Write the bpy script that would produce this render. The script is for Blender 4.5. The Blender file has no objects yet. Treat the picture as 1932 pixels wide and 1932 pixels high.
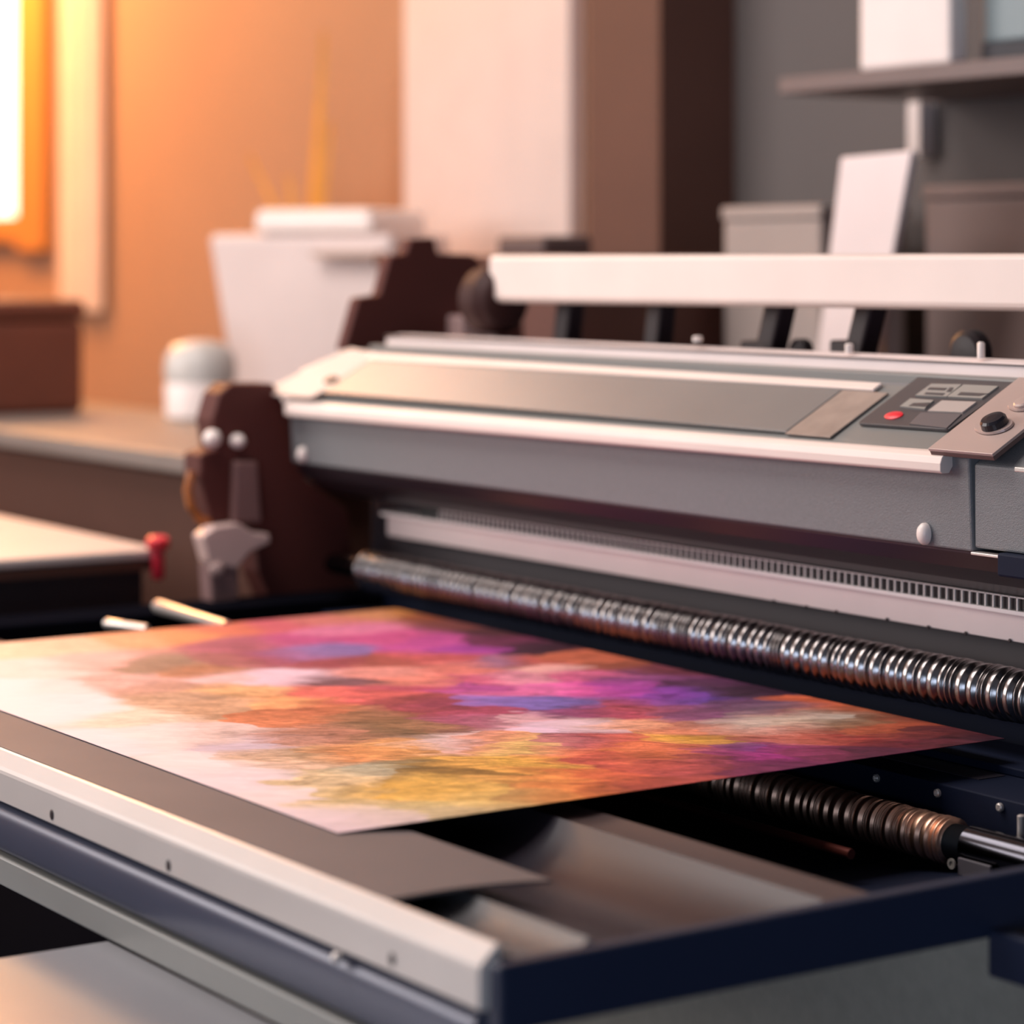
import bpy, bmesh, math, random
from mathutils import Vector, noise
random.seed(7); noise.seed_set(5)
S = bpy.context.scene
COL = S.collection
EYE = 1.30                                   # camera height; heights below are written relative to it

# ------------------------------------------------------------------ camera geometry
FPX, HOR = 4906.0, 490.0
FWD = Vector((-.83, .5578, 0)).normalized()
RGT = Vector((FWD.y, -FWD.x, 0))
def ray(u, v):
    return FWD + RGT * ((u - 966) / FPX) + Vector((0, 0, (HOR - v) / FPX))
def onX(u, v, c):
    r = ray(u, v); return r * (c / r.x)
def onY(u, v, c):
    r = ray(u, v); return r * (c / r.y)
def onZ(u, v, c):
    r = ray(u, v); return r * (c / r.z)

# ------------------------------------------------------------------ materials
def lin(c):
    c = c / 255.0
    return c / 12.92 if c <= .04045 else ((c + .055) / 1.055) ** 2.4
def rgb(r, g, b): return (lin(r), lin(g), lin(b), 1)
MATS = {}
def mat(name, col, rough=.5, metal=0., spec=.5, bump=0., bscale=200., var=0., vscale=8., emit=0., coat=0., stretch=None):
    if name in MATS: return MATS[name]
    m = bpy.data.materials.new(name); m.use_nodes = True
    nt = m.node_tree; b = nt.nodes['Principled BSDF']
    b.inputs['Base Color'].default_value = col
    b.inputs['Roughness'].default_value = rough
    b.inputs['Metallic'].default_value = metal
    b.inputs['Specular IOR Level'].default_value = spec
    b.inputs['Coat Weight'].default_value = coat
    tc = nt.nodes.new('ShaderNodeTexCoord')
    mp = nt.nodes.new('ShaderNodeMapping')
    nt.links.new(tc.outputs['Object'], mp.inputs['Vector'])
    if stretch: mp.inputs['Scale'].default_value = stretch
    # a faint procedural variation on every surface
    n = nt.nodes.new('ShaderNodeTexNoise'); n.inputs['Scale'].default_value = vscale
    n.inputs['Detail'].default_value = 4
    nt.links.new(mp.outputs[0], n.inputs['Vector'])
    mr = nt.nodes.new('ShaderNodeMapRange')
    a = var if var else .04
    mr.inputs['From Min'].default_value = .3; mr.inputs['From Max'].default_value = .7
    mr.inputs['To Min'].default_value = 1 - a; mr.inputs['To Max'].default_value = 1 + a
    nt.links.new(n.outputs['Fac'], mr.inputs['Value'])
    mx = nt.nodes.new('ShaderNodeVectorMath'); mx.operation = 'SCALE'
    mx.inputs[0].default_value = col[:3]
    nt.links.new(mr.outputs[0], mx.inputs['Scale'])
    nt.links.new(mx.outputs[0], b.inputs['Base Color'])
    if bump:
        n2 = nt.nodes.new('ShaderNodeTexNoise'); n2.inputs['Scale'].default_value = bscale
        n2.inputs['Detail'].default_value = 2
        nt.links.new(mp.outputs[0], n2.inputs['Vector'])
        bp = nt.nodes.new('ShaderNodeBump'); bp.inputs['Strength'].default_value = bump
        bp.inputs['Distance'].default_value = .001
        nt.links.new(n2.outputs['Fac'], bp.inputs['Height'])
        nt.links.new(bp.outputs[0], b.inputs['Normal'])
    if emit:
        b.inputs['Emission Color'].default_value = col
        b.inputs['Emission Strength'].default_value = emit
    MATS[name] = m
    return m

M_cream   = mat('cream enamel', rgb(232, 214, 205), .38)
M_rail    = mat('pale rail metal', rgb(216, 206, 199), .36, .1)
M_band    = mat('white band', rgb(232, 216, 212), .42)
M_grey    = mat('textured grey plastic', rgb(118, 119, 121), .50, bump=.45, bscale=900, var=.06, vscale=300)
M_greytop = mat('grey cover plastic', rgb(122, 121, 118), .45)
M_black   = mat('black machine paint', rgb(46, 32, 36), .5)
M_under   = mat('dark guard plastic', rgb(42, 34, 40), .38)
M_navy    = mat('navy frame paint', rgb(27, 37, 62), .5)
M_deep    = mat('deep navy paint', rgb(19, 26, 46), .6, spec=.15)
M_slat    = mat('dark satin slat', rgb(44, 40, 48), .32, spec=.2)
M_brown   = mat('brown strip', rgb(74, 58, 56), .45)
M_board   = mat('warm grey board', rgb(118, 108, 107), .6, spec=.08)
M_apron   = mat('grey apron metal', rgb(92, 92, 94), .34, spec=.2)
M_chrome  = mat('ribbed chrome', rgb(140, 135, 134), .24, 1.0)
M_copper  = mat('ribbed bronze', rgb(240, 192, 164), .38, 1.0)
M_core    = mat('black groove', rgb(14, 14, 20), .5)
M_shaft   = mat('dark polished shaft', rgb(70, 70, 76), .16, 1.0)
M_steel   = mat('bright steel', rgb(222, 214, 208), .3, .6)
M_glass   = mat('smoked glass', rgb(118, 118, 117), .30, 0, .6)
M_border  = mat('tan window border', rgb(150, 134, 124), .42, var=.15, vscale=40)
M_keypad  = mat('keypad slate', rgb(70, 66, 68), .42)
M_keylite = mat('light key', rgb(150, 146, 140), .45)
M_keypale = mat('blank pale key', rgb(176, 164, 158), .45)
M_keydark = mat('dark key', rgb(96, 90, 92), .45)
M_red     = mat('red lamp', rgb(235, 40, 55), .35)
M_plate   = mat('beige metal plate', rgb(182, 160, 152), .40, .15)
M_plateed = mat('plate edge', rgb(96, 74, 70), .5)
M_knobb   = mat('black knob', rgb(22, 22, 32), .3)
M_white   = mat('white knob', rgb(240, 226, 218), .4)
M_tube    = mat('dark blue tube', rgb(80, 84, 102), .32, .2)
M_strip   = mat('pale tray strip', rgb(146, 146, 142), .42)
M_tray    = mat('pale tray sheet', rgb(122, 122, 126), .40)
M_lower   = mat('lower grey panel', rgb(176, 168, 152), .5, var=.06, vscale=60)
M_rod     = mat('copper rod', rgb(120, 62, 54), .35, .5)

# ------------------------------------------------------------------ mesh helpers
WLOC = {}
def put(name, bm, m, parent=None, smooth=False, bevel=0., seg=2):
    """link a bmesh (absolute X, Y and eye-relative Z) as one object"""
    bmesh.ops.recalc_face_normals(bm, faces=bm.faces)
    me = bpy.data.meshes.new(name)
    lo = Vector((1e9,) * 3); hi = -lo
    for v in bm.verts:
        v.co.z += EYE
        for i in range(3):
            lo[i] = min(lo[i], v.co[i]); hi[i] = max(hi[i], v.co[i])
    c = (lo + hi) / 2
    if parent is None: c.z = lo.z
    for v in bm.verts: v.co -= c
    bm.to_mesh(me); bm.free()
    for x in (m if isinstance(m, (list, tuple)) else [m]): me.materials.append(x)
    if smooth:
        for p in me.polygons: p.use_smooth = True
        me.set_sharp_from_angle(angle=math.radians(45))
    o = bpy.data.objects.new(name, me); COL.objects.link(o)
    WLOC[o.name] = c.copy()
    if parent:
        o.parent = parent; o.location = c - WLOC[parent.name]
    else:
        o.location = c
    if bevel:
        md = o.modifiers.new('bevel', 'BEVEL'); md.width = bevel; md.segments = seg
        md.limit_method = 'ANGLE'; md.angle_limit = math.radians(35)
    if smooth and bevel == 0 and smooth != 'all':
        pass
    return o
def empty(name, x, y, z, label=None, cat=None, group=None):
    o = bpy.data.objects.new(name, None); COL.objects.link(o)
    o.location = (x, y, z + EYE); o.empty_display_size = .1
    WLOC[o.name] = Vector((x, y, z + EYE))
    if label: tag(o, label, cat, group)
    return o
def tag(o, label, cat, group=None):
    o['label'] = label; o['category'] = cat
    if group: o['group'] = group
    return o
def struct(o):
    o['kind'] = 'structure'; return o
def dup(o, pos, parent=None):
    """copy a part to an absolute centre"""
    c = o.copy(); COL.objects.link(c)
    p = parent or o.parent
    c.parent = p
    w = Vector((pos[0], pos[1], pos[2] + EYE))
    WLOC[c.name] = w
    c.location = w - (WLOC[p.name] if p else Vector())
    return c
def B(): return bmesh.new()
def box(bm, x0, x1, y0, y1, z0, z1, mi=0):
    vs = [bm.verts.new((x, y, z)) for x in (x0, x1) for y in (y0, y1) for z in (z0, z1)]
    for f in ((0,1,3,2),(4,6,7,5),(0,4,5,1),(2,3,7,6),(0,2,6,4),(1,5,7,3)):
        bm.faces.new([vs[i] for i in f]).material_index = mi
    return bm
def loft(bm, rings, caps=True, mi=0, closed=True):
    R = [[bm.verts.new(p) for p in r] for r in rings]
    n = len(R[0])
    for a, b in zip(R, R[1:]):
        for i in range(n if closed else n - 1):
            j = (i + 1) % n
            bm.faces.new((a[i], a[j], b[j], b[i])).material_index = mi
    if caps:
        bm.faces.new(R[0][::-1]).material_index = mi
        bm.faces.new(R[-1]).material_index = mi
    return bm
def prof(bm, pts, x0, x1, pts1=None, mi=0):
    """extrude a (Y,Z) outline along X, optionally to a second outline"""
    return loft(bm, [[(x0, y, z) for y, z in pts], [(x1, y, z) for y, z in (pts1 or pts)]], mi=mi)
def lathe(bm, base, axis, pr, seg=24, mi=0, ell=(1, 1)):
    """revolve (t, r) pairs about an axis from base"""
    ax = Vector(axis).normalized(); base = Vector(base)
    up = Vector((0, 0, 1)) if abs(ax.z) < .9 else Vector((1, 0, 0))
    e1 = ax.cross(up).normalized(); e2 = ax.cross(e1)
    rings = []
    for t, r in pr:
        r = max(r, 1e-5)
        rings.append([base + ax * t + (e1 * math.cos(a) * ell[0] + e2 * math.sin(a) * ell[1]) * r
                      for a in (2 * math.pi * k / seg for k in range(seg))])
    return loft(bm, rings, mi=mi)
def tube(bm, pts, r, seg=12, mi=0):
    pts = [Vector(p) for p in pts]; rings = []
    for i, p in enumerate(pts):
        d = (pts[min(i + 1, len(pts) - 1)] - pts[max(i - 1, 0)]).normalized()
        up = Vector((0, 0, 1)) if abs(d.z) < .9 else Vector((1, 0, 0))
        e1 = d.cross(up).normalized(); e2 = d.cross(e1)
        rr = r[i] if isinstance(r, (list, tuple)) else r
        rings.append([p + (e1 * math.cos(a) + e2 * math.sin(a)) * rr
                      for a in (2 * math.pi * k / seg for k in range(seg))])
    return loft(bm, rings, mi=mi)

# ================================================================== THE PRINTER
P = empty('wide_format_printer', -2.05, 1.30, -EYE,
          'large wide-format printer with grey front cover and ribbed rollers, print lying on its bed', 'printer')
XL, XR = -2.77, -1.10                         # left end; right end lies outside the frame
SX = -1.597                                   # seam between long cover and end module

# ---- sloping cover
T28 = Vector((0, .88, .474)).normalized()
N28 = Vector((0, -.474, .88)).normalized()
O28 = Vector((0, 1.53, -.1645))
def onS(u, v, h=0.):
    r = ray(u, v); o = O28 + N28 * h
    return r * (o.dot(N28) / r.dot(N28))
def slope(x, t, h=0.): return Vector((x, 0, 0)) + O28 + T28 * t + N28 * h
def slab(bm, quad, h0, h1, mi=0):
    """prism over 4+ points of the sloping cover"""
    return loft(bm, [[p + N28 * h0 for p in quad], [p + N28 * h1 for p in quad]], mi=mi)
def srect(x0, x1, t0, t1): return [slope(x0, t0), slope(x1, t0), slope(x1, t1), slope(x0, t1)]
def rounded(quad, k=.12, n=4):
    out = []
    for i in range(4):
        a, b, c = quad[i - 1], quad[i], quad[(i + 1) % 4]
        p, q = b.lerp(a, k), b.lerp(c, k)
        for j in range(n + 1):
            s = j / n
            out.append(p.lerp(b, s).lerp(b.lerp(q, s), s))
    return out

DZ = -.008                                    # the cover hangs a little lower at its far end
cv = [(1.536, -.1655), (1.540, -.2457), (1.60, -.2457), (1.66, -.20), (1.66, -.1100), (1.6255, -.1130)]
cl = [(1.536, -.1655 + DZ)] + cv[1:]
put('front_cover', prof(B(), cl, XL, SX - .0008, cv), M_grey, P, bevel=.002)
g = put('cover_top', prof(B(), [(1.53, -.1655 + DZ), (1.528, -.172 + DZ), (1.6225, -.120), (1.6245, -.1137)], XL, -1.6185,
                      [(1.53, -.1655), (1.528, -.172), (1.6225, -.120), (1.6245, -.1137)]), M_greytop, P)
# lip: bullnose along the cover's front edge
def lip(dz, k=1.):
    return [(1.537, -.1618 + dz), (1.530, -.1630 + dz), (1.5245, -.1665 + dz), (1.5225, -.172 + dz),
            (1.5225, -.1785 + dz), (1.5245, -.1805 + dz), (1.533, -.1805 + dz), (1.539, -.172 + dz)]
put('cover_lip', prof(B(), lip(DZ), XL + .012, -1.618, lip(0)), M_cream, P, bevel=.0008)
b = B(); slab(b, srect(XL + .06, -1.796, .0887, .1014), .0005, .004)
put('cover_strip', b, M_cream, P, bevel=.0012)
b = B(); slab(b, srect(XL + .055, -1.838, .010, .087), .0005, .0028)
gp = put('glass_panel', b, M_glass, P, bevel=.0008)
b = B(); slab(b, srect(-1.8375, -1.775, .008, .0875), .0005, .0022)
put('window_border', b, M_border, P, bevel=.0006)
# far end cap of the cover, pale, with the dark oval hole
q = [slope(XL - .055, -.004), slope(XL + .075, -.004), slope(XL + .075, .102), slope(XL - .010, .112)]
b = B(); slab(b, rounded(q, .10), .0002, .0036)
ec = put('end_cap', b, mat('cap cream', rgb(206, 190, 182), .6, spec=.3), P, bevel=.001)
c = onS(625, 717, .004)
b = B(); lathe(b, c - N28 * .001, N28, [(0, .0125), (.0025, .0125), (.003, .010)], 20, ell=(1, .62))
put('oval_hole', b, M_core, ec)
# rear edge of the cover at far end
b = B(); slab(b, [slope(XL - .055, .055), slope(XL - .010, .055), slope(XL - .01, .112), slope(XL - .035, .09)], -.012, .0)
put('cap_rim', b, M_cream, ec, bevel=.002)

# ---- keypad
kq = [onS(1619, 804), onS(1792, 816), onS(1925, 722), onS(1740, 712)]
b = B(); slab(b, rounded(kq, .05), .0002, .0032)
kp = put('keypad', b, M_keypad, P, bevel=.0006)
def key(name, px, m, marks=(), h=.0048):
    b = B(); slab(b, [onS(u, v, .0032) for u, v in px], -.0005, h - .0032)
    for q in marks:
        slab(b, [onS(u, v, h) for u, v in q], -.0004, .0003, mi=1)
    return put(name, b, [m, M_keypad], kp)
def cz(x, y): return (1600 + x / 5.82, 680 + y / 5.82)
key('button', [cz(745, 398), cz(1085, 412), cz(1255, 278), cz(920, 272)], M_keylite,
    [[cz(870, 322), cz(1060, 330), cz(1090, 305), cz(900, 297)], [cz(835, 372), cz(1040, 385), cz(1065, 362), cz(860, 352)],
     [cz(1080, 345), cz(1130, 347), cz(1160, 300), cz(1120, 298)]])
key('button', [cz(1095, 412), cz(1475, 432), cz(1655, 298), cz(1275, 280)], M_keylite,
    [[cz(1200, 382), cz(1440, 392), cz(1540, 365), cz(1240, 350)]])
key('button', [cz(575, 520), cz(845, 548), cz(945, 452), cz(690, 432)], M_keylite,
    [[cz(665, 500), cz(860, 512), cz(905, 465), cz(720, 470)]])
key('button', [cz(880, 570), cz(1260, 586), cz(1415, 470), cz(1035, 455)], M_keypale)
key('button', [cz(675, 705), cz(1085, 752), cz(1250, 598), cz(805, 580)], M_keydark, h=.0042)
b = B(); lathe(b, onS(*cz(505, 612), .003), N28, [(0, .0105), (.0012, .0105), (.0022, .007), (.0025, .002)], 24, ell=(1, .62))
rl = put('indicator_lamp', b, M_red, kp, smooth=True); rl['label'] = 'red indicator lamp'

# ---- beige plate with two knobs on the end of the cover
pq = [slope(-1.634, -.004), slope(-1.557, -.004), slope(-1.557, .118), slope(-1.634, .118)]
b = B(); slab(b, pq, .0045, .0072); slab(b, [p + Vector((.0006 * (1 if i in (0, 3) else -1), .0003, 0)) for i, p in enumerate(pq)], .0005, .0045, 1)
pl = put('control_plate', b, [M_plate, M_plateed], P, bevel=.0005)
def knob(c, m, r, tall):
    b = B()
    # leaf shaped escutcheon under the knob
    out = []
    for k in range(28):
        a = 2 * math.pi * k / 28
        rr = r * (1.9 + .55 * max(0, math.cos(a)) ** 4)
        out.append(c + Vector((-1, 0, 0)) * rr * math.cos(a) * .82 + T28 * rr * math.sin(a) * .60)
    loft(b, [[p + N28 * .0005 for p in out], [c + (p - c) * .96 + N28 * .0022 for p in out]], mi=1)
    lathe(b, c, N28, [(0, r * 1.05), (tall * .75, r), (tall * .95, r * .85), (tall, r * .4)], 28)
    return put('knob', b, [m, M_plate], pl, smooth=False)
knob(onS(1879, 806, .0075), M_knobb, .0115, .010)
knob(onS(1935, 765, .0075), M_plate, .0095, .006)

# ---- end module at right of the seam
em = [(1.540, -.172), (1.541, -.2420), (1.60, -.2445), (1.66, -.20), (1.66, -.110), (1.6255, -.1130)]
b = B(); prof(b, em, SX + .0008, XR)
md = put('end_module', b, M_grey, P, bevel=.002)
b = B(); box(b, -1.537, XR, 1.528, 1.541, -.1735, -.1695)
put('trim_line', b, M_steel, md, bevel=.0008)
b = B(); box(b, SX + .001, -1.562, 1.536, 1.548, -.2475, -.2450)
put('trim_line', b, M_steel, md, bevel=.0006)
b = B(); box(b, -1.562, XR, 1.533, 1.57, -.262, -.2425)
put('module_foot', b, M_deep, md, bevel=.002)
# white bumpers
def bumper(u, v):
    c = onY(u, v, 1.5385); b = B()
    lathe(b, c, (0, -1, 0), [(0, .0078), (.003, .0078), (.006, .0062), (.0078, .003)], 24, ell=(.88, 1.22))
    return put('rubber_bumper', b, M_white, P, smooth=True)
bumper(1747, 1007); bumper(573, 858)

# ---- underside guard, band, rack
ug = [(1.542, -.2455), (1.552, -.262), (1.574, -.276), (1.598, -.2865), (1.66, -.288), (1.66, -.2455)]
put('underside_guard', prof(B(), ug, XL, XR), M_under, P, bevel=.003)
put('guide_band', box(B(), -2.68, XR, 1.620, 1.646, -.3315, -.3075), M_band, P, bevel=.0008)
put('guide_ledge', box(B(), -2.68, XR, 1.6100, 1.642, -.3066, -.3028), mat('ledge white', rgb(250, 240, 236), .4), P, bevel=.0006)
b = B()
x = -2.55
while x < XR:
    box(b, x, x + .0013, 1.6120, 1.6132, -.3027, -.2912); x += .0097
box(b, -2.55, XR, 1.612, 1.6135, -.2919, -.2909)
put('tooth_rack', b, mat('rack steel', rgb(244, 236, 230), .45), P)
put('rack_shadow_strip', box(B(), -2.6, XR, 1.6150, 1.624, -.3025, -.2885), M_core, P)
put('back_plate', box(B(), -2.76, XR, 1.646, 1.70, -.362, -.25), mat('slot plate', rgb(72, 66, 70), .45), P)
sc = None
for px, py in ((630, 95), (800, 125), (955, 150), (1220, 190), (1435, 230), (1630, 262), (1860, 300)):
    c = onY(1232 + px / 2.76, 1100 + py / 2.76, 1.6192)
    if sc is None:
        b = B(); lathe(b, c, (0, -1, 0), [(0, .0018), (.0008, .0018), (.0012, .001)], 10)
        sc = put('screw', b, M_black, P)
    else: dup(sc, (c.x, c.y - .0006, c.z))

put('slot_floor_plate', box(B(), -2.76, XR, 1.640, 1.70, -.47, -.3625), M_deep, P)
# ---- ribbed rollers
def ribbed(x0, x1, y, z, R, name, m, seed, pat):
    rnd = random.Random(seed); b = B(); pr = [(0, R * .74)]; x = 0; L = x1 - x0
    segs = []
    while x < L - .02:
        w, gap = pat(rnd)
        segs.append((x, w)); x += w + gap
    rings = []; 
    for s, w in segs:
        jit = rnd.uniform(.955, 1.0) * R
        rings += [(s, R * .74), (s + w * .06, jit * .98), (s + w * .3, jit), (s + w * .7, jit), (s + w * .94, jit * .98), (s + w, R * .74)]
    rings.append((L, R * .74))
    lathe(b, (x0, y, z), (1, 0, 0), rings, 40)
    # grooves get the black core material
    for f in b.faces:
        rr = [math.hypot(v.co.y - y, v.co.z - z) for v in f.verts]
        if len(f.verts) == 4 and max(rr) < R * .85: f.material_index = 1
    o = put(name, b, [m, M_core], P)
    for p in o.data.polygons: p.use_smooth = True
    return o
def pat_top(r):
    return r.choice([(.0085, .0052), (.0070, .0046), (.0052, .0040), (.0026, .0034), (.0020, .0030), (.0078, .0060)])
def pat_low(r):
    return r.choice([(.0085, .0045), (.0060, .0030), (.0016, .0034), (.0014, .0030), (.0016, .0026), (.0020, .0034), (.0078, .0048)])
ribbed(-2.655, XR, 1.580, -.3683, .0236, 'feed_roller', M_chrome, 3, pat_top)
b = B(); lathe(b, (-2.74, 1.58, -.3683), (1, 0, 0), [(0, .012), (.085, .012)], 20)
put('roller_axle', b, M_shaft, P, smooth=True)
ribbed(-2.60, -1.492, 1.4375, -.4605, .0195, 'lower_roller', M_copper, 11, pat_low)
b = B(); lathe(b, (-1.4925, 1.4375, -.460), (1, 0, 0), [(0, .0150), (.001, .0162), (.39, .0162)], 32)
sh = put('lower_shaft', b, M_shaft, P, smooth=True)
b = B(); box(b, -1.488, -1.452, 1.418, 1.421, -.4795, -.4655)
bl = put('bearing_plate', b, mat('bearing plate', rgb(96, 92, 98), .45), P, bevel=.001)
b = B(); lathe(b, (-1.493, 1.4175, -.4715), (0, -1, 0), [(0, .0042), (.0015, .0042), (.0015, .0022), (.0006, .0022)], 14)
put('clip', b, M_keylite, bl)
b = B(); tube(b, [(-2.5, 1.346, -.462), (-1.53, 1.346, -.462)], .0042, 10)
put('copper_rod', b, M_rod, P, smooth=True)

# ---- bed under the print
XB = -1.268
def curve_slab(name, m, y0, y1, z, sag, n=14, th=.004, x1=XB, rise=0., skew=1., x0=-2.56):
    top = []; bot = []
    for k in range(n + 1):
        s = k / n; y = y0 + (y1 - y0) * s
        t = s ** skew; zz = z - sag * 4 * t * (1 - t) + rise * s
        top.append((y, zz)); bot.append((y, zz - th))
    o = put(name, prof(B(), top + bot[::-1], x0, x1), m, P)
    for p in o.data.polygons: p.use_smooth = True
    o.data.set_sharp_from_angle(angle=math.radians(40))
    return o
curve_slab('print_board', M_board, .8446, .969, -.4006, -.0022, x1=-1.395, x0=-2.53, rise=-.0045, th=.002)
curve_slab('bed_apron', M_apron, .846, .908, -.4068, .010, skew=1.2)
curve_slab('bed_slat', M_slat, .909, 1.0917, -.4090, .026, n=24, skew=1.35)
curve_slab('bed_edge', M_brown, 1.0922, 1.1347, -.4115, .0012)
b = B(); loft(b, [[(x, .85, z), (x, 1.62, z), (x, 1.62, z - .006), (x, .85, z - .006)] for x, z in ((-2.72, -.50), (-1.62, -.50), (XB, -.446))])
put('bed_well', b, M_deep, P)
put('well_wall', box(B(), -2.72, XB, 1.105, 1.125, -.452, -.418), M_deep, P)
# platen bars behind the lower roller
pb = put('platen_bar', box(B(), -2.70, XB, 1.470, 1.60, -.475, -.4265), M_deep, P, bevel=.0012)
put('platen_step', box(B(), -2.70, XB, 1.540, 1.62, -.4265, -.4195), M_deep, P, bevel=.0012)
put('platen_inset', box(B(), -2.40, -1.555, 1.506, 1.536, -.4266, -.4258), mat('inset', rgb(46, 42, 50), .4), P)
scr = None
for u, v in ((1655, 1468), (1770, 1496), (1888, 1523)):
    c = onY(u, v, 1.4695)
    if scr is None:
        b = B(); lathe(b, c, (0, -1, 0), [(0, .0036), (.0022, .0034), (.003, .0022), (.0014, .0018)], 14)
        scr = put('screw', b, M_steel, pb)
    else: dup(scr, (c.x, c.y - .0015, c.z), pb)
c = onY(1927, 1566, 1.4600)
b = B(); lathe(b, c + Vector((0, 0, -.006)), (0, 0, 1), [(0, .0034), (.017, .0034), (.018, .002)], 12)
put('pin', b, M_steel, pb, smooth=True)

# ---- front rail, tube and tray
fr = [(.8445, -.4012), (.8420, -.4018), (.8325, -.4105), (.8305, -.4130), (.8300, -.4155), (.8300, -.4375), (.8312, -.4388), (.8445, -.4388)]
rail = put('front_rail', prof(B(), fr, -2.78, XB - .002), M_rail, P)
for u, v in ((98, 1537), (318, 1633), (740, 1810)):
    c = onY(u, v, .8299)
    b = B(); lathe(b, c, (0, -1, 0), [(0, .0036), (.0004, .0036), (.0008, .0028)], 18, ell=(.9, 1.15))
    put('screw', b, M_black, rail)
c = onY(642, 1806, .8310)
b = B(); lathe(b, c, (0, -1, 0), [(0, .0034), (.004, .0034), (.006, .002)], 16)
put('stud', b, M_steel, rail, smooth=True)
tb = []
for k in range(24):
    a = 2 * math.pi * k / 24
    tb.append((.850 + .0185 * math.copysign(abs(math.cos(a)) ** .55, math.cos(a)), -.4632 + .0202 * math.copysign(abs(math.sin(a)) ** .55, math.sin(a))))
o = put('front_tube', prof(B(), tb, -2.78, XB - .012), M_tube, P)
for p in o.data.polygons: p.use_smooth = True
o.data.set_sharp_from_angle(angle=math.radians(60))
put('tray_rim', box(B(), -2.78, -1.20, .8315, .8445, -.507, -.4842), M_strip, P, bevel=.0015)
put('tray_sheet', box(B(), -1.776, -1.0, .30, .8310, -.516, -.5075), M_tray, P, bevel=.001)

# ---- end beam facing the camera side, side arm, legs
put('end_beam', box(B(), XB, -1.255, .835, 1.75, -.4505, -.4095), M_navy, P, bevel=.0025)
put('side_arm', box(B(), -1.2545, -1.05, 1.2227, 1.235, -.475, -.444), M_navy, P, bevel=.002)
put('leg', box(B(), -1.218, -1.17, 1.2229, 1.26, -EYE, -.4445), M_navy, P, bevel=.002)
put('leg', box(B(), -1.36, -1.27, 1.63, 1.72, -EYE, -.47), M_navy, P, bevel=.002)
put('leg', box(B(), -2.72, -2.63, 1.63, 1.72, -EYE, -.47), M_navy, P, bevel=.002)
put('leg', box(B(), -2.72, -2.63, .88, .97, -EYE, -.53), M_navy, P, bevel=.002)
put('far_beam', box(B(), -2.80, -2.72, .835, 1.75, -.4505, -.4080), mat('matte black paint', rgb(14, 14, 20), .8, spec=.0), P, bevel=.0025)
put('lower_panel', box(B(), -2.60, -1.10, 1.46, 1.48, -1.20, -.535), M_lower, P)

# ---- rear body and rear rail
put('rear_body', box(B(), -2.76, XR, 1.660, 1.75, -.47, -.135), M_black, P, bevel=.003)
rr = [(1.655, -.1035), (1.655, -.0935), (1.661, -.0905), (1.672, -.0885), (1.69, -.0885), (1.70, -.092), (1.70, -.1035)]
rrl = [(y, z - .004) for y, z in rr]
rs = put('rear_rail', prof(B(), rrl, -2.74, XR, rr), M_band, P, bevel=.0008)
put('rail_groove', box(B(), -2.74, XR, 1.6535, 1.66, -.0942, -.0930), mat('groove shade', rgb(120, 108, 106), .6), rs)
put('rail_base', box(B(), -2.74, XR, 1.63, 1.705, -.140, -.1045), M_greytop, P, bevel=.002)
def peg(u, v0, v1, w):
    p = onY(u, v1, 1.664); t = onY(u, v0, 1.664); b = B(); h = t.z - p.z
    lathe(b, p, (0, 0, 1), [(0, w), (h * .9, w), (h, w * .6)], 14)
    put('peg', b, M_white, rs, smooth=True)
peg(1851, 645, 676, .0035); peg(1602, 648, 666, .004); peg(1316, 634, 645, .005); peg(1161, 655, 664, .005)

# ---- rear bar and its holder
rb = [(1.700, .0015), (1.7035, .0045), (1.712, .0060), (1.728, .0060), (1.735, .002), (1.735, -.038), (1.728, -.0440), (1.7075, -.0440), (1.7015, -.041), (1.700, -.037)]
rbl = [(y, z + (-.0005 if z > -.02 else -.0065)) for y, z in rb]
put('rear_bar', prof(B(), rbl, -2.578, XR, rb), M_cream, P, bevel=.001)
def plate_from_px(name, px, xc, th, m, bevel=.003):
    pts = [onX(u, v, xc) for u, v in px]
    b = B(); loft(b, [[Vector((xc - th / 2, p.y, p.z)) for p in pts], [Vector((xc + th / 2, p.y, p.z)) for p in pts]])
    return put(name, b, m, P, bevel=bevel)
M_brk = mat('bracket black', rgb(82, 40, 35), .6, spec=.3)
br = plate_from_px('bar_bracket', [(640, 660), (668, 562), (708, 556), (728, 482), (758, 478), (766, 450), (812, 448), (818, 478), (884, 480),
     (904, 497), (936, 500), (958, 520), (976, 566), (982, 650), (920, 650), (914, 592), (860, 590), (852, 660)], -2.85, .022, M_brk)
plate_from_px('bracket_block', [(852, 595), (918, 595), (918, 660), (852, 660)], -2.83, .05, mat('block grey', rgb(190, 158, 154), .5))
b = B(); c = onX(930, 545, -2.63); lathe(b, (-2.612, 1.718, -.048), (1, 0, 0), [(0, .041), (.030, .041), (.045, .031), (.047, .0)], 32)
put('bar_hub', b, mat('hub dark', rgb(54, 28, 26), .6, spec=.3), P, bevel=.002)
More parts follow.
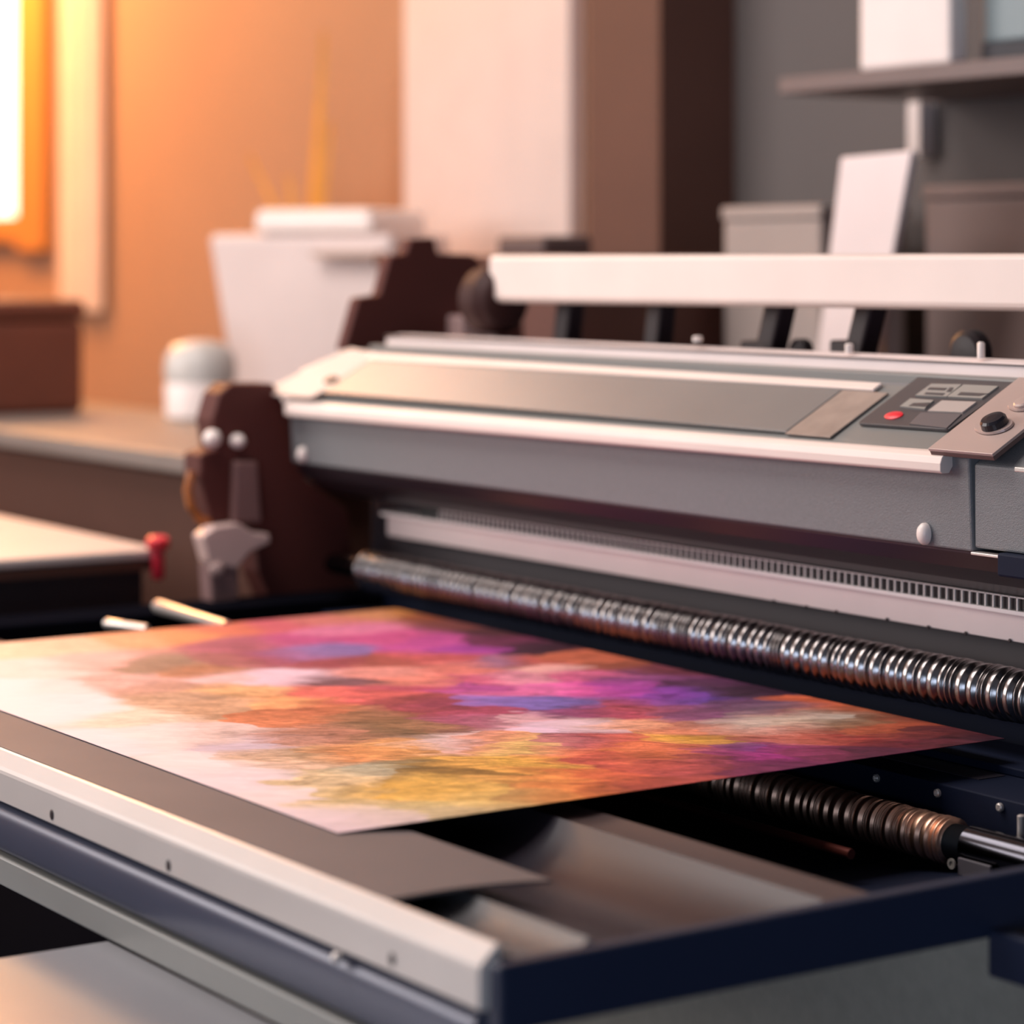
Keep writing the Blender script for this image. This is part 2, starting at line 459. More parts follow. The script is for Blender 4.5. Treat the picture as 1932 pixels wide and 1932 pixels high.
# slanting stays under the rear bar
def stay(u0, v0, u1, v1, w, foot=True):
    a = onY(u0, v0, 1.76); c = onY(u1, v1, 1.76); b = B()
    d = w / 2
    loft(b, [[p + Vector((sx * d, sy * .012, 0)) for sx, sy in ((-1, -1), (1, -1), (1, 1), (-1, 1))] for p in (c, a)])
    if foot:
        f = c + Vector((-w * .55, 0, .004))
        box(b, f.x - w * .7, f.x + w * .9, f.y - .013, f.y + .013, f.z - .01, f.z + .012)
    return put('bar_stay', b, M_black, P, bevel=.003)
stay(1480, 545, 1452, 672, .028); stay(1652, 545, 1622, 672, .026); stay(1080, 545, 1068, 660, .028, False); stay(1252, 545, 1240, 665, .026, False)
b = B(); c = onY(1840, 668, 1.78); lathe(b, c, (0, -1, 0), [(0, .024), (.012, .024), (.016, .018), (.017, .006)], 28)
put('tension_wheel', b, M_black, P, bevel=.001)
b = B(); c = onY(1520, 662, 1.78); lathe(b, c, (0, -1, 0), [(0, .013), (.012, .013), (.015, .006)], 20)
put('tension_wheel', b, M_black, P)

# ---- far end housing
plate_from_px('end_housing', [(398, 742), (420, 722), (500, 722), (545, 800), (560, 900), (640, 960), (660, 1175), (515, 1175), (470, 1075), (462, 985),
     (385, 985), (362, 900), (362, 855), (392, 845), (384, 790)], -2.815, .045, M_brk)
M_lever = mat('lever grey', rgb(206, 176, 168), .45)
plate_from_px('clamp_lever', [(372, 1010), (395, 992), (440, 985), (468, 1003), (498, 1005), (500, 1022), (462, 1040), (436, 1072), (385, 1060)], -2.785, .03, M_lever)
lp = plate_from_px('clamp_post', [(384, 1060), (440, 1066), (440, 1165), (392, 1180)], -2.79, .03, mat('post brown', rgb(128, 98, 96), .5))
c = onX(408, 1072, -2.773); b = B(); lathe(b, c, (1, 0, 0), [(0, .009), (.004, .009), (.007, .004)], 16)
put('screw', b, M_lever, lp)
for u, v, w, m in ((398, 827, 30, M_white), (446, 832, 24, M_white)):
    c = onX(u, v, -2.7915); r = w / FPX * 3.2 * .55; b = B(); lathe(b, c, (1, 0, 0), [(0, r), (.006, r), (.012, r * .7), (.014, r * .2)], 20)
    put('bolt_head', b, m, P, smooth=True)
b = B(); p = [onX(u, v, -2.80) for u, v in ((362, 890), (354, 925), (360, 955), (378, 980), (402, 990))]; tube(b, p, .0055, 10)
put('amber_tube', b, mat('amber tube', rgb(170, 98, 42), .3), P, smooth=True)
plate_from_px('housing_column', [(440, 870), (482, 870), (490, 985), (436, 985)], -2.785, .012, mat('column brown', rgb(124, 92, 88), .5))
for (u0, v0, u1, v1, r) in ((296, 1143, 428, 1182, .0085), (200, 1176, 278, 1186, .006)):
    a = onZ(u0, v0, -.402); c = onZ(u1, v1, -.402); b = B()
    tube(b, [a, a.lerp(c, .04), a.lerp(c, .5), c], [r * .8, r, r * .8, r * .75], 12)
    put('support_rod', b, M_steel, P, smooth=True)

# ================================================================== THE PRINT
# colours of the printed picture, with window glare and back-edge shade painted in, placed on the sheet (X, Y by photo position on the sheet plane)
ART = [ # u, v, r, g, b
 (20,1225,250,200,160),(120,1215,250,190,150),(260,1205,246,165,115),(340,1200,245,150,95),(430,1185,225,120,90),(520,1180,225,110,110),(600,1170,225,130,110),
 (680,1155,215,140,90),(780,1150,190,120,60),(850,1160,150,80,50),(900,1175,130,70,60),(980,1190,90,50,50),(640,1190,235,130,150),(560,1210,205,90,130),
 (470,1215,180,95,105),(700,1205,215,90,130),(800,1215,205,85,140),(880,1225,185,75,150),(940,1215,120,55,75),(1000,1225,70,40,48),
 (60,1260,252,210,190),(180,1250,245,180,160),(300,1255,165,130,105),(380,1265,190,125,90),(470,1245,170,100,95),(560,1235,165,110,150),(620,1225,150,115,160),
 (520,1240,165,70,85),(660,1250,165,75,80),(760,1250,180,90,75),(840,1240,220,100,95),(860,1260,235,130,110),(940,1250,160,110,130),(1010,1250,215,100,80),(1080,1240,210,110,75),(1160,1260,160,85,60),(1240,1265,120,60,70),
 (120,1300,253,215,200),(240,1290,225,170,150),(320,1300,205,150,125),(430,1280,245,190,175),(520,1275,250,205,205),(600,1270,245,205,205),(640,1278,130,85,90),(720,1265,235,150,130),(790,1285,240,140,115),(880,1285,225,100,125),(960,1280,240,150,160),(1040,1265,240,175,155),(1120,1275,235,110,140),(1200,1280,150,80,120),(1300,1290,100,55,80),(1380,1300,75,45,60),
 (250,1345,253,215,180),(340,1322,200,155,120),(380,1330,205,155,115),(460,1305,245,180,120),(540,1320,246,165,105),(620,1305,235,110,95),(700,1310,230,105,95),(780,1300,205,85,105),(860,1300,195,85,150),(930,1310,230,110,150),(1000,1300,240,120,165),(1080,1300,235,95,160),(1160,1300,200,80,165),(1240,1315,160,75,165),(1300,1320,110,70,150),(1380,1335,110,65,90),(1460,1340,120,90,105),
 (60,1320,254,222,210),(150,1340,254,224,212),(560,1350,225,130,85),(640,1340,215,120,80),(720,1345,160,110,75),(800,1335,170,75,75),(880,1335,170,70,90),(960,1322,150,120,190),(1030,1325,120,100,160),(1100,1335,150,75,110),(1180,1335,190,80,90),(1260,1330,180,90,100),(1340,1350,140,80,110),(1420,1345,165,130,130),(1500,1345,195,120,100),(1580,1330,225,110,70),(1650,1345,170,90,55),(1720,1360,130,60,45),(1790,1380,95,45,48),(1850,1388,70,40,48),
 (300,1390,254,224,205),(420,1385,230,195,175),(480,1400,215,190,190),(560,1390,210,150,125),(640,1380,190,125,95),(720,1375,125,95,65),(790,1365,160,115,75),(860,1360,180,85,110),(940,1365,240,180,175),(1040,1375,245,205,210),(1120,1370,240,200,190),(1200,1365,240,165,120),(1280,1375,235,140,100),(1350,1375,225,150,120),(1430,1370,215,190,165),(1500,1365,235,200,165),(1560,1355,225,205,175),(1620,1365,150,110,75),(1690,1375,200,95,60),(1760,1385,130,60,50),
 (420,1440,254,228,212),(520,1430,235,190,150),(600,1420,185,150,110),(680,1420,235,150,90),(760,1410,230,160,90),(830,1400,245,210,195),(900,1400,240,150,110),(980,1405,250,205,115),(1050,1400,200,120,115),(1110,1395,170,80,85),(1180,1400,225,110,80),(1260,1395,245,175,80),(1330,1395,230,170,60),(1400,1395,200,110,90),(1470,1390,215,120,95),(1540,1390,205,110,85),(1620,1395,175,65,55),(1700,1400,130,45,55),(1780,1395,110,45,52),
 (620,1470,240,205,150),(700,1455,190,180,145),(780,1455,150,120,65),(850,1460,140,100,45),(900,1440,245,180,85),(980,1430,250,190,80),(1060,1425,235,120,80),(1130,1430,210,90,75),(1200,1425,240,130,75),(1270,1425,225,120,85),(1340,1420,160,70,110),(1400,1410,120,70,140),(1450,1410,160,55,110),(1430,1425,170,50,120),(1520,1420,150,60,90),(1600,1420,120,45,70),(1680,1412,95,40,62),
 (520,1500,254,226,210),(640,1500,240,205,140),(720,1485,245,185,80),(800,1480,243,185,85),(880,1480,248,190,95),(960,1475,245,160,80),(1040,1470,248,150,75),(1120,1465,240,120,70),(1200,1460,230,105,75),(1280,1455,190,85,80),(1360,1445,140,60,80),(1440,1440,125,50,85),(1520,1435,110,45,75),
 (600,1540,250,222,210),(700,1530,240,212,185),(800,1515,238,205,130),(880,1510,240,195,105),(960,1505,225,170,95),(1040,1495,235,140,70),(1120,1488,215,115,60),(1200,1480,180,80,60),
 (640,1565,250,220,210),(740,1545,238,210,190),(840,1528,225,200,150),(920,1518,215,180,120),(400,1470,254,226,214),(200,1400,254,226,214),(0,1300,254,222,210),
]
PX0, PX1, PY0, PY1, PZ = -2.548, -1.572, .9105, 1.552, -.3995
def build_print():
    A = []
    for u, v, r, g, bb in ART:
        p = onZ(u, v, PZ)
        d = p.dot(FWD)
        # divide out an even room light only; glare and shade stay in the ink colour
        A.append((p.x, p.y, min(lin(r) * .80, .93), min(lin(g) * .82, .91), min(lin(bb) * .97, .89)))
    NX, NY = 520, 360
    bm = bmesh.new()
    lay = bm.verts.layers.float_color.new('ink')
    grid = []; cell = {}
    for a in A: cell.setdefault((int(a[0] // .1), int(a[1] // .1)), []).append(a)
    E1 = Vector((.5578, .83)); E2 = Vector((-.83, .5578))      # the painter's stroke direction on the sheet
    fr = noise.fractal; nv = noise.noise_vector
    for i in range(NX + 1):
        row = []
        x = PX0 + (PX1 - PX0) * i / NX
        for j in range(NY + 1):
            y = PY0 + (PY1 - PY0) * j / NY
            v = bm.verts.new((x, y, PZ))
            edge = max(0, min(1, (x - PX0) / .45)) * min(1, (y - PY0) / .16 + .05 + max(0, (x - PX0 - .45) * 1.6))
            a, d = x * E1.x + y * E1.y, x * E2.x + y * E2.y
            k1 = nv(Vector((a * 6, d * 9, .3))) * .030 + nv(Vector((a * 16, d * 34, 3.1))) * .020 + nv(Vector((a * 50, d * 110, 9.7))) * .008
            a1, d1 = a + k1.x * edge, d + k1.y * edge
            # daubs: pull the lookup towards the middle of an elongated cell
            fp = noise.voronoi(Vector((a1 * 17, d1 * 36, .5)))[1][0]
            a2, d2_ = a1 + (fp.x / 17 - a1) * .40 * edge, d1 + (fp.y / 36 - d1) * .40 * edge
            hs = noise.cell(Vector((fp.x * 3.1, fp.y * 2.7, fp.z * 5)))
            wx, wy = a2 * E1.x + d2_ * E2.x, a2 * E1.y + d2_ * E2.y
            sw = 0; sr = sg = sb = 0
            ci, cj = int(wx // .1), int(wy // .1)
            for di in (-1, 0, 1):
                for dj in (-1, 0, 1):
                    for (ax, ay, r, g, bb) in cell.get((ci + di, cj + dj), ()):
                        q = (ax - wx) ** 2 + (ay - wy) ** 2
                        w = math.exp(-q / .00055) + 1e-7 / (q + 1e-6)
                        sw += w; sr += w * r; sg += w * g; sb += w * bb
            if sw == 0: sw, sr, sg, sb = 1, .93, .86, .80
            c = Vector((sr / sw, sg / sw, sb / sw))
            ink = min(1, (1 - min(c) / max(max(c), .001)) * 1.6)
            m = (fr(Vector((a * 14, d * 40, 5)), .75, 2.1, 5) * .22 + fr(Vector((a1 * 34, d1 * 120, 8)), .7, 2.1, 4) * .34) * edge * ink + (hs - .5) * .12 * ink * edge
            mx = max(c); mean = (c.x + c.y + c.z) / 3
            c = Vector([mean + (t - mean) * (1 + .0 * edge) for t in c]) * (1 + m)
            v[lay] = (min(.95, max(c.x, 0)), min(.95, max(c.y, 0)), min(.95, max(c.z, 0)), 1)
            row.append(v)
        grid.append(row)
    for i in range(NX):
        for j in range(NY):
            bm.faces.new((grid[i][j], grid[i + 1][j], grid[i + 1][j + 1], grid[i][j + 1]))
    # thickness
    ret = bmesh.ops.extrude_face_region(bm, geom=bm.faces[:])
    for g in ret['geom']:
        if isinstance(g, bmesh.types.BMVert): g.co.z -= .0005
    m = bpy.data.materials.new('printed paper'); m.use_nodes = True
    nt = m.node_tree; bs = nt.nodes['Principled BSDF']
    at = nt.nodes.new('ShaderNodeAttribute'); at.attribute_name = 'ink'
    n = nt.nodes.new('ShaderNodeTexNoise'); n.inputs['Scale'].default_value = 85; n.inputs['Detail'].default_value = 6
    n.inputs['Distortion'].default_value = 1.2
    tc = nt.nodes.new('ShaderNodeTexCoord'); nt.links.new(tc.outputs['Object'], n.inputs['Vector'])
    mr = nt.nodes.new('ShaderNodeMapRange'); mr.inputs['From Min'].default_value = .3; mr.inputs['From Max'].default_value = .7
    mr.inputs['To Min'].default_value = .86; mr.inputs['To Max'].default_value = 1.1
    nt.links.new(n.outputs['Fac'], mr.inputs['Value'])
    # grain only where there is ink, the white margin stays clean
    sep = nt.nodes.new('ShaderNodeSeparateColor'); nt.links.new(at.outputs['Color'], sep.inputs[0])
    ik = nt.nodes.new('ShaderNodeMapRange'); ik.inputs['From Min'].default_value = .25; ik.inputs['From Max'].default_value = .6
    ik.inputs['To Min'].default_value = 1; ik.inputs['To Max'].default_value = 0
    nt.links.new(sep.outputs[2], ik.inputs['Value'])
    mf = nt.nodes.new('ShaderNodeMix'); nt.links.new(ik.outputs[0], mf.inputs[0]); mf.inputs[2].default_value = 1
    nt.links.new(mr.outputs[0], mf.inputs[3])
    mp = nt.nodes.new('ShaderNodeMapping'); mp.vector_type = 'TEXTURE'; mp.inputs['Rotation'].default_value = (0, 0, math.radians(56.1))
    mp.inputs['Scale'].default_value = (1, .30, 1)
    nt.links.new(tc.outputs['Object'], mp.inputs['Vector'])
    ns = nt.nodes.new('ShaderNodeTexNoise'); ns.inputs['Scale'].default_value = 26; ns.inputs['Detail'].default_value = 7
    ns.inputs['Roughness'].default_value = .68; ns.inputs['Distortion'].default_value = 1.6
    nt.links.new(mp.outputs[0], ns.inputs['Vector'])
    st = nt.nodes.new('ShaderNodeMapRange'); st.inputs['From Min'].default_value = .40; st.inputs['From Max'].default_value = .60
    st.inputs['To Min'].default_value = .84; st.inputs['To Max'].default_value = 1.20
    nt.links.new(ns.outputs['Fac'], st.inputs['Value'])
    sm = nt.nodes.new('ShaderNodeMath'); sm.operation = 'MULTIPLY'
    nt.links.new(st.outputs[0], sm.inputs[0]); nt.links.new(mr.outputs[0], sm.inputs[1])
    nt.links.new(sm.outputs[0], mf.inputs[3])
    vm = nt.nodes.new('ShaderNodeVectorMath'); vm.operation = 'SCALE'
    nt.links.new(at.outputs['Color'], vm.inputs[0]); nt.links.new(mf.outputs[0], vm.inputs['Scale'])
    nt.links.new(vm.outputs[0], bs.inputs['Base Color'])
    bs.inputs['Roughness'].default_value = .5; bs.inputs['Specular IOR Level'].default_value = .12
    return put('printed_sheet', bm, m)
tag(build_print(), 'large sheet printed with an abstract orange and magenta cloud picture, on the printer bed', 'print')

# ================================================================== THE ROOM
WY = 2.60
M_wall  = mat('wall paint', rgb(170, 128, 100), .8, var=.05, vscale=2)
M_brownw = mat('brown pillar paint', rgb(92, 60, 50), .7)
M_door  = mat('white door paint', rgb(212, 198, 194), .5)
M_ceil  = mat('ceiling paint', rgb(200, 192, 188), .9)
M_floor = mat('grey floor', rgb(34, 40, 58), .45, var=.08, vscale=3)
def shell(name, bm, m): return struct(put(name, bm, m))
shell('floor', box(B(), -7.5, 2.5, -3.0, WY + .2, -EYE - .1, -EYE), M_floor)
shell('ceiling', box(B(), -7.5, 2.5, -3.0, WY + .2, 1.6, 1.7), M_ceil)
b = B()                                        # back wall with the window opening
box(b, -7.5, -7.15, WY, WY + .2, -EYE, 1.6); box(b, -7.15, -6.03, WY, WY + .2, -EYE, .108)
box(b, -7.15, -6.03, WY, WY + .2, 1.25, 1.6); box(b, -6.03, -3.3, WY, WY + .2, -EYE, 1.6)
shell('wall_back', b, M_wall)
shell('wall_rear', box(B(), -3.3, 2.5, WY, WY + .2, -EYE, 1.6), mat('grey wall paint', rgb(100, 93, 91), .8, var=.05, vscale=2))
shell('wall_left', box(B(), -7.6, -7.5, -3.0, WY + .2, -EYE, 1.6), M_wall)
shell('wall_front', box(B(), -7.5, 2.5, -3.1, -3.0, -EYE, 1.6), mat('front wall paint', rgb(84, 78, 80), .8))
shell('wall_right', box(B(), 2.5, 2.6, -3.0, WY + .2, -EYE, 1.6), mat('right wall paint', rgb(40, 44, 56), .8))
w = empty('window_1', -6.59, WY, .108); struct(w)
b = B()
M_frame = mat('orange wood frame', rgb(196, 128, 62), .5, var=.12, vscale=6, stretch=(1, 1, .1))
box(b, -6.03, -5.86, WY - .03, WY + .02, .02, 1.25); box(b, -7.3, -6.03, WY - .03, WY + .02, .045, .108)
box(b, -7.3, -7.15, WY - .03, WY + .02, .02, 1.25); box(b, -7.3, -5.86, WY - .03, WY + .02, 1.25, 1.36)
put('window_frame', b, M_frame, w, bevel=.005)
put('window_pane', box(B(), -7.15, -6.03, WY + .06, WY + .07, .108, 1.25), mat('bright daylight pane', (1, .90, .84, 1), .2, emit=1.6), w)
dr = empty('door_1', -3.91, WY, -EYE); struct(dr)
b = B(); box(b, -4.185, -3.642, WY - .035, WY - .002, -EYE + .01, .85)
put('door_leaf', b, M_door, dr, bevel=.004)
b = B(); lathe(b, (-3.72, WY - .035, -.28), (0, -1, 0), [(0, .02), (.01, .02), (.012, .01), (.05, .01), (.052, .024), (.075, .024), (.08, .01)], 18)
put('door_handle', b, M_steel, dr, smooth=True)
pil = box(B(), -3.424, -3.233, 2.45, WY, -EYE, 1.6)
shell('trim_1', pil, M_brownw)
# curtain beside the window
b = B(); n = 40; rings = []
for k in range(n + 1):
    s = k / n; x = -5.78 + .235 * s; y = 2.576 + .011 * math.sin(s * 2 * math.pi * 3.5)
    rings.append([(x, y, 1.3), (x, y, -.12), (x, y + .006, -.12), (x, y + .006, 1.3)])
loft(b, rings)
tag(put('curtain', b, mat('peach curtain', rgb(240, 206, 180), .8)), 'narrow pale peach curtain hanging beside the window at far left', 'curtain')

# ---- side counter and what stands on it
ct = empty('side_counter', -4.3, 1.84, -EYE, 'long brown side counter with a tan top, behind the far end of the printer', 'counter')
put('worktop', box(B(), -6.3, -2.95, 1.60, 2.05, -.292, -.265), mat('tan worktop', rgb(124, 114, 108), .5, var=.06), ct, bevel=.004)
put('body', box(B(), -6.28, -2.98, 1.63, 2.05, -EYE, -.2925), mat('brown counter front', rgb(88, 60, 51), .6, spec=.2), ct)
bx = empty('brown_case', -4.4, 1.80, -.265, 'dark brown case on the side counter below the window', 'case')
M_case = mat('brown leather', rgb(104, 52, 34), .6, var=.1)
put('case_body', box(B(), -4.70, -4.156, 1.66, 1.90, -.2648, -.105), M_case, bx, bevel=.012)
put('case_lid', box(B(), -4.705, -4.152, 1.656, 1.904, -.104, -.069), M_case, bx, bevel=.012)
cp = empty('white_jar', -3.79, 1.95, -.265, 'round white jar with a greyish upper half, on the side counter', 'jar')
c0 = onZ(378, 790, -.265)
b = B(); lathe(b, (c0.x, c0.y, -.2648), (0, 0, 1), [(0, .052), (.004, .058), (.055, .060), (.060, .058)], 32)
put('jar_base', b, mat('jar white', rgb(244, 230, 224), .4), cp, smooth=True)
b = B(); lathe(b, (c0.x, c0.y, -.2046), (0, 0, 1), [(0, .058), (.02, .061), (.045, .058), (.062, .046), (.070, .02), (.071, .0)], 32)
put('jar_cover', b, mat('jar grey', rgb(200, 196, 190), .35), cp, smooth=True)

# ---- white copier behind the counter
cop = empty('white_copier', -4.0, 2.25, -EYE, 'tall white copier standing against the back wall behind the printer', 'copier')
cn = Vector((.50, -.866, 0)); ctan = Vector((.866, .50, 0)); cc = Vector((-3.93, 2.20, 0))
def cpt(a, d, z): 
    p = cc + ctan * a - cn * d; return (p.x, p.y, z)
def cring(a0, a1, d0, d1, z): return [cpt(a0, d0, z), cpt(a1, d0, z), cpt(a1, d1, z), cpt(a0, d1, z)]
M_cop = mat('copier white', rgb(226, 208, 202), .5)
b = B(); loft(b, [cring(-.15, .17, .01, .22, -EYE), cring(-.15, .18, .01, .22, -.20), cring(-.19, .18, 0, .22, .045)])
put('body', b, M_cop, cop, bevel=.012)
b = B(); loft(b, [cring(-.09, .15, -.01, .20, .0455), cring(-.09, .14, -.005, .20, .088)])
put('lid', b, mat('copier lid', rgb(246, 232, 224), .4), cop, bevel=.012)
b = B(); loft(b, [cring(.04, .17, -.035, .0, .004), cring(.04, .17, -.035, .0, .014)])
put('paper_tray', b, mat('tray beige', rgb(190, 164, 148), .5), cop, bevel=.003)
# ---- tall dried leaves
lf = empty('dried_plant', -4.35, 2.38, -EYE, 'golden dried long-leaved plant in a pot between the copier and the back wall', 'plant')
b = B(); lathe(b, (-4.35, 2.44, -EYE + .001), (0, 0, 1), [(0, .09), (.30, .12), (.31, .12), (.31, .10), (.27, .095)], 24)
put('pot', b, mat('clay pot', rgb(120, 80, 58), .7), lf)
M_leaf = mat('golden leaf', rgb(214, 146, 52), .6, var=.15, vscale=10)
for (u0, v0, u1, v1, w) in ((590, 420, 612, 60, .022), (560, 470, 545, 330, .020), (600, 480, 625, 230, .016), (560, 480, 470, 290, .016)):
    a = onY(u0, v0, 2.44); t = onY(u1, v1, 2.44); b = B(); rings = []
    base = Vector((-4.35, 2.44, -1.0))
    for k in range(15):
        s = k / 14
        p = base.lerp(a, s * 2) if s < .5 else a.lerp(t, s * 2 - 1)
        ww = w * (.35 + .65 * math.sin(math.pi * min(1, .15 + .85 * s))) if s < .98 else w * .1
        rings.append([p + Vector((-ww, 0, 0)), p + Vector((0, -.006, 0)), p + Vector((ww, 0, 0)), p + Vector((0, .003, 0))])
    loft(b, rings)
    put('leaf', b, M_leaf, lf, smooth=True)

# ---- low table at left with a red clamp
tbl = empty('work_table', -3.6, 1.05, -EYE, 'dark closed work table with a tan top at the left edge of the photo', 'table')
put('tabletop', box(B(), -4.3, -2.931, .60, 1.448, -.372, -.36), mat('tan table top', rgb(190, 176, 170), .45), tbl, bevel=.003)
put('body', box(B(), -4.27, -2.955, .63, 1.43, -EYE, -.3725), mat('table side brown', rgb(40, 30, 34), .5), tbl, bevel=.002)
put('edge_strip', box(B(), -4.28, -2.938, .61, 1.442, -.386, -.3725), mat('edge brown', rgb(104, 66, 52), .5), tbl)
cl = onX(298, 1030, -2.921)
rc = empty('red_clamp', cl.x, cl.y, -.405, 'red plastic clamp screw on the corner of the tan-topped table', 'clamp')
b = B(); lathe(b, (cl.x, cl.y, -.3595), (0, 0, 1), [(0, .011), (.004, .0145), (.013, .0145), (.017, .010)], 20)
put('head', b, mat('red plastic', rgb(238, 62, 72), .35), rc, smooth=True)
b = B(); lathe(b, (cl.x, cl.y, -.397), (0, 0, 1), [(0, .005), (.004, .0085), (.037, .0078)], 16)
put('stem', b, mat('dark red plastic', rgb(208, 44, 62), .35), rc, smooth=True)

# ---- bench along the back wall, wall shelf and the things there
bn = empty('back_bench', -2.1, 2.35, -EYE, 'dark bench along the back wall behind the printer', 'bench')
put('bench_top', box(B(), -2.86, -1.0, 2.06, 2.59, -.18, -.15), mat('bench dark', rgb(66, 52, 50), .5), bn, bevel=.003)
put('bench_body', box(B(), -2.84, -1.02, 2.09, 2.59, -EYE, -.1805), MATS['bench dark'], bn)
cb = empty('brown_cabinet', -3.18, 2.26, -EYE, 'dark brown cabinet behind the printer, in front of the white door', 'cabinet')
M_cab = mat('cabinet brown', rgb(92, 56, 48), .55, var=.08)
put('body', box(B(), -3.50, -2.995, 2.12, 2.42, -EYE, -.012), M_cab, cb, bevel=.004)
put('top', box(B(), -3.515, -2.98, 2.10, 2.43, -.0115, .006), M_cab, cb, bevel=.004)
for x0, x1 in ((-3.49, -3.205), (-3.195, -3.005)):
    d_ = put('door', box(B(), x0, x1, 2.108, 2.1195, -EYE + .08, -.03), M_cab, cb, bevel=.003)
    hx = x1 - .03 if x0 < -3.3 else x0 + .03
    put('handle', box(B(), hx - .006, hx + .006, 2.09, 2.108, -.42, -.30), M_steel, d_, bevel=.003)
f0, f1 = onY(968, 446, 2.2), onY(1056, 446, 2.2)
tag(put('grey_file', box(B(), f0.x, f1.x, 2.17, 2.26, .0065, f0.z), mat('file grey', rgb(96, 78, 76), .6), bevel=.006), 'small dark grey file box on the brown cabinet, just above the cream bar', 'file box')
sf = empty('wall_shelf', -1.9, 2.45, .22, 'dark shelf board on the back wall at upper right', 'shelf')
put('shelf_board', box(B(), -2.764, -.9, 2.30, 2.595, .2275, .250), mat('shelf brown', rgb(112, 96, 94), .5), sf, bevel=.002)
a0, a1 = onY(1716, 185, 2.57), onY(1750, 295, 2.57)
b = B(); box(b, a0.x, a0.x + .026, 2.565, 2.597, a1.z, .2270)
put('shelf_bracket', b, mat('bracket grey', rgb(230, 216, 210), .5), sf, bevel=.002)
wb = empty('white_box', -2.52, 2.4, .25, 'white cardboard box standing on the wall shelf', 'box')
put('carton', box(B(), -2.613, -2.44, 2.312, 2.345, .2505, .46), mat('white card', rgb(236, 224, 220), .6), wb, bevel=.006)
put('carton_lid', box(B(), -2.617, -2.436, 2.308, 2.349, .4605, .49), MATS['white card'], wb, bevel=.004)
mo = empty('grey_monitor', -2.3, 2.4, .25, 'small blue-grey monitor on the wall shelf beside the white box', 'monitor')
put('screen_case', box(B(), -2.43, -2.08, 2.36, 2.40, .2775, .50), mat('monitor grey', rgb(124, 138, 142), .4), mo, bevel=.004)
put('monitor_base', box(B(), -2.425, -2.07, 2.352, 2.45, .2505, .277), mat('monitor black', rgb(30, 28, 38), .5), mo, bevel=.003)
# leaning white board
q = [onY(1592, 297, 2.26), onY(1727, 284, 2.26), onY(1648, 690, 2.26), onY(1543, 690, 2.26)]
dz = -.1498 - min(p.z for p in q)
q[2].z = q[3].z = -.1495
b = B(); loft(b, [[p + Vector((0, -.006, 0)) for p in q], [p + Vector((0, .006, 0)) for p in q]])
tag(put('white_board', b, mat('white foam board', rgb(240, 224, 222), .6), bevel=.003), 'white rectangular board leaning upright on the back bench, behind the cream bar', 'board')
def carton(name, u0, u1, vt, y, dep, m, label, cat):
    a = onY(u0, vt, y); c = onY(u1, vt, y)
    r = empty(name, (a.x + c.x) / 2, y + dep / 2, -.15, label, cat)
    z = (a.z + c.z) / 2
    put('carton', box(B(), a.x, c.x, y, y + dep, -.1498, z - .02), m, r, bevel=.005)
    put('carton_lid', box(B(), a.x - .003, c.x + .003, y - .003, y + dep + .003, z - .0195, z), m, r, bevel=.004)
carton('grey_carton', 1365, 1548, 388, 2.36, .16, mat('light grey card', rgb(166, 152, 146), .7), 'light grey carton on the back bench between the pillar and the white board', 'carton')
carton('brown_carton', 1745, 1990, 345, 2.42, .15, mat('brown grey card', rgb(112, 94, 90), .7), 'dull brown carton on the back bench right of the white board', 'carton')
b = B(); c = onY(1682, 640, 2.30); lathe(b, (c.x, c.y, -.1498), (0, 0, 1), [(0, .014), (.10, .014), (.125, .008), (.135, .008)], 18)
tag(put('slim_bottle', b, mat('bottle pale', rgb(206, 194, 188), .4), smooth=True), 'slim pale bottle standing just right of the white board, seen under the cream bar', 'bottle')

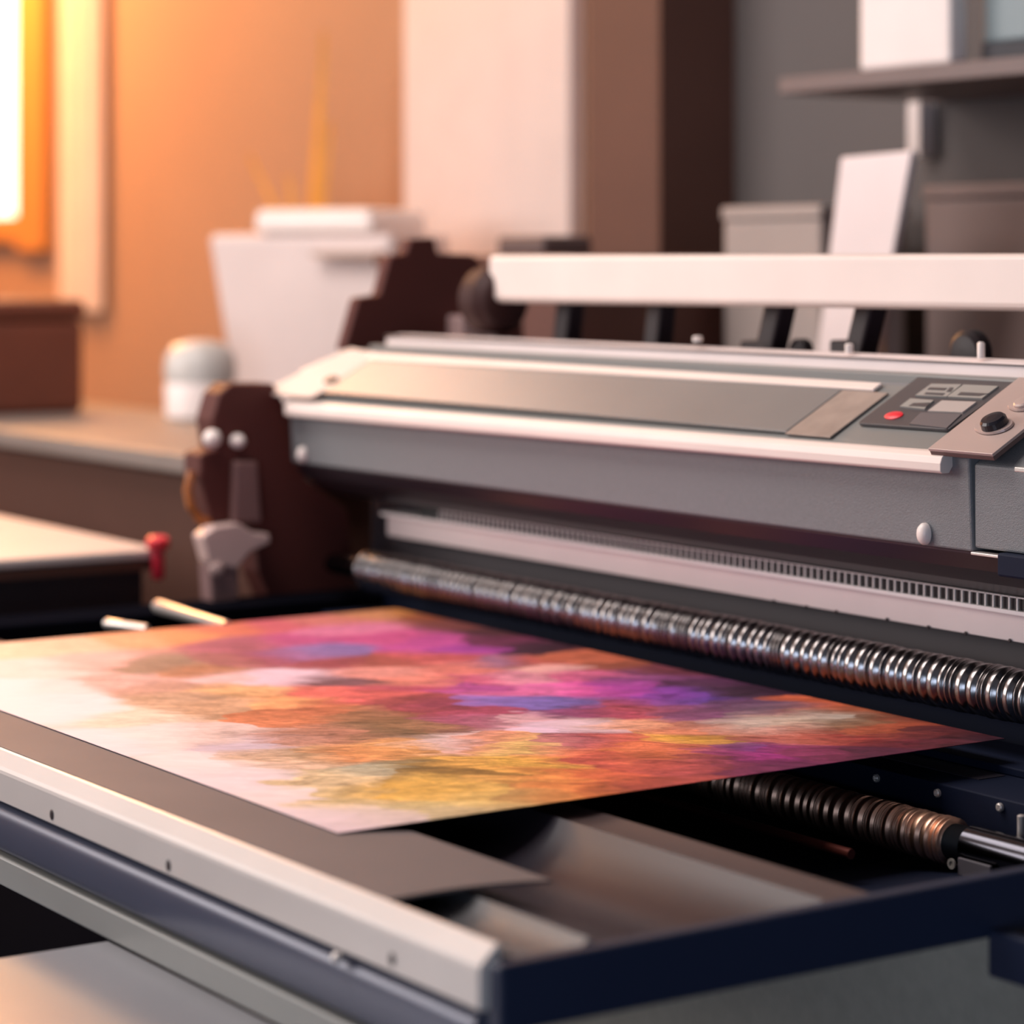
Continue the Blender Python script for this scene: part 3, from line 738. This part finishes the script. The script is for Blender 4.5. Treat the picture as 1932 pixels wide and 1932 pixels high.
# ================================================================== LIGHT
def area(name, loc, aim, sx, sy, power, col):
    l = bpy.data.lights.new(name, 'AREA'); l.shape = 'RECTANGLE'; l.size = sx; l.size_y = sy; l.energy = power; l.color = col
    o = bpy.data.objects.new(name, l); COL.objects.link(o)
    o.location = (loc[0], loc[1], loc[2] + EYE)
    d = Vector((aim[0] - loc[0], aim[1] - loc[1], aim[2] - loc[2]))
    o.rotation_euler = d.to_track_quat('-Z', 'Y').to_euler()
    return o
def point(name, loc, r, power, col):
    l = bpy.data.lights.new(name, 'POINT'); l.shadow_soft_size = r; l.energy = power; l.color = col
    o = bpy.data.objects.new(name, l); COL.objects.link(o); o.location = (loc[0], loc[1], loc[2] + EYE); return o
area('daylight_left', (-4.8, -1.7, .95), (-2.2, 1.4, -.35), 2.6, 1.7, 114, (1, .92, .89))
area('overhead_fill', (-2.9, .6, 1.57), (-2.9, .6, 0), 1.8, 1.2, 60, (1, .92, .89))  # added overhead fill to brighten the sheet and top faces; no real fixture
area('glass_sheen_fill', (-6.0, 2.3, 1.57), (-6.0, 2.3, 0), 2.0, .5, 16, (1, .86, .76))  # unseen strip added for the bright sheen on the cover glass
point('warm_wall_fill', (-6.05, 2.05, 1.15), .2, 170, (1, .44, .11))  # added off-frame point light that washes the back wall orange
area('cool_fill', (1.4, -2.2, -.35), (-1.3, 1.2, -.6), 1.6, 1.5, 52, (.62, .76, 1))  # added low cool fill for end beam and lower panel; no window here
W = bpy.data.worlds.new('room_air'); S.world = W; W.use_nodes = True
W.node_tree.nodes['Background'].inputs[0].default_value = (.10, .14, .25, 1)
W.node_tree.nodes['Background'].inputs[1].default_value = .2

# ================================================================== CAMERA
cd = bpy.data.cameras.new('camera'); co = bpy.data.objects.new('camera', cd); COL.objects.link(co)
co.location = (0, 0, EYE)
co.rotation_euler = FWD.to_track_quat('-Z', 'Y').to_euler()
cd.sensor_width = 36; cd.lens = FPX / 1932 * 36
cd.shift_y = -(966 - HOR) / 1932
cd.clip_start = .02
cd.dof.use_dof = True; cd.dof.focus_distance = 2.15; cd.dof.aperture_fstop = 3.4
S.camera = co
vs = S.view_settings
vs.view_transform = 'Standard'; vs.look = 'None'; vs.gamma = 1; vs.exposure = 0; vs.use_curve_mapping = False
S.cycles.use_denoising = True
S.cycles.max_bounces = 6
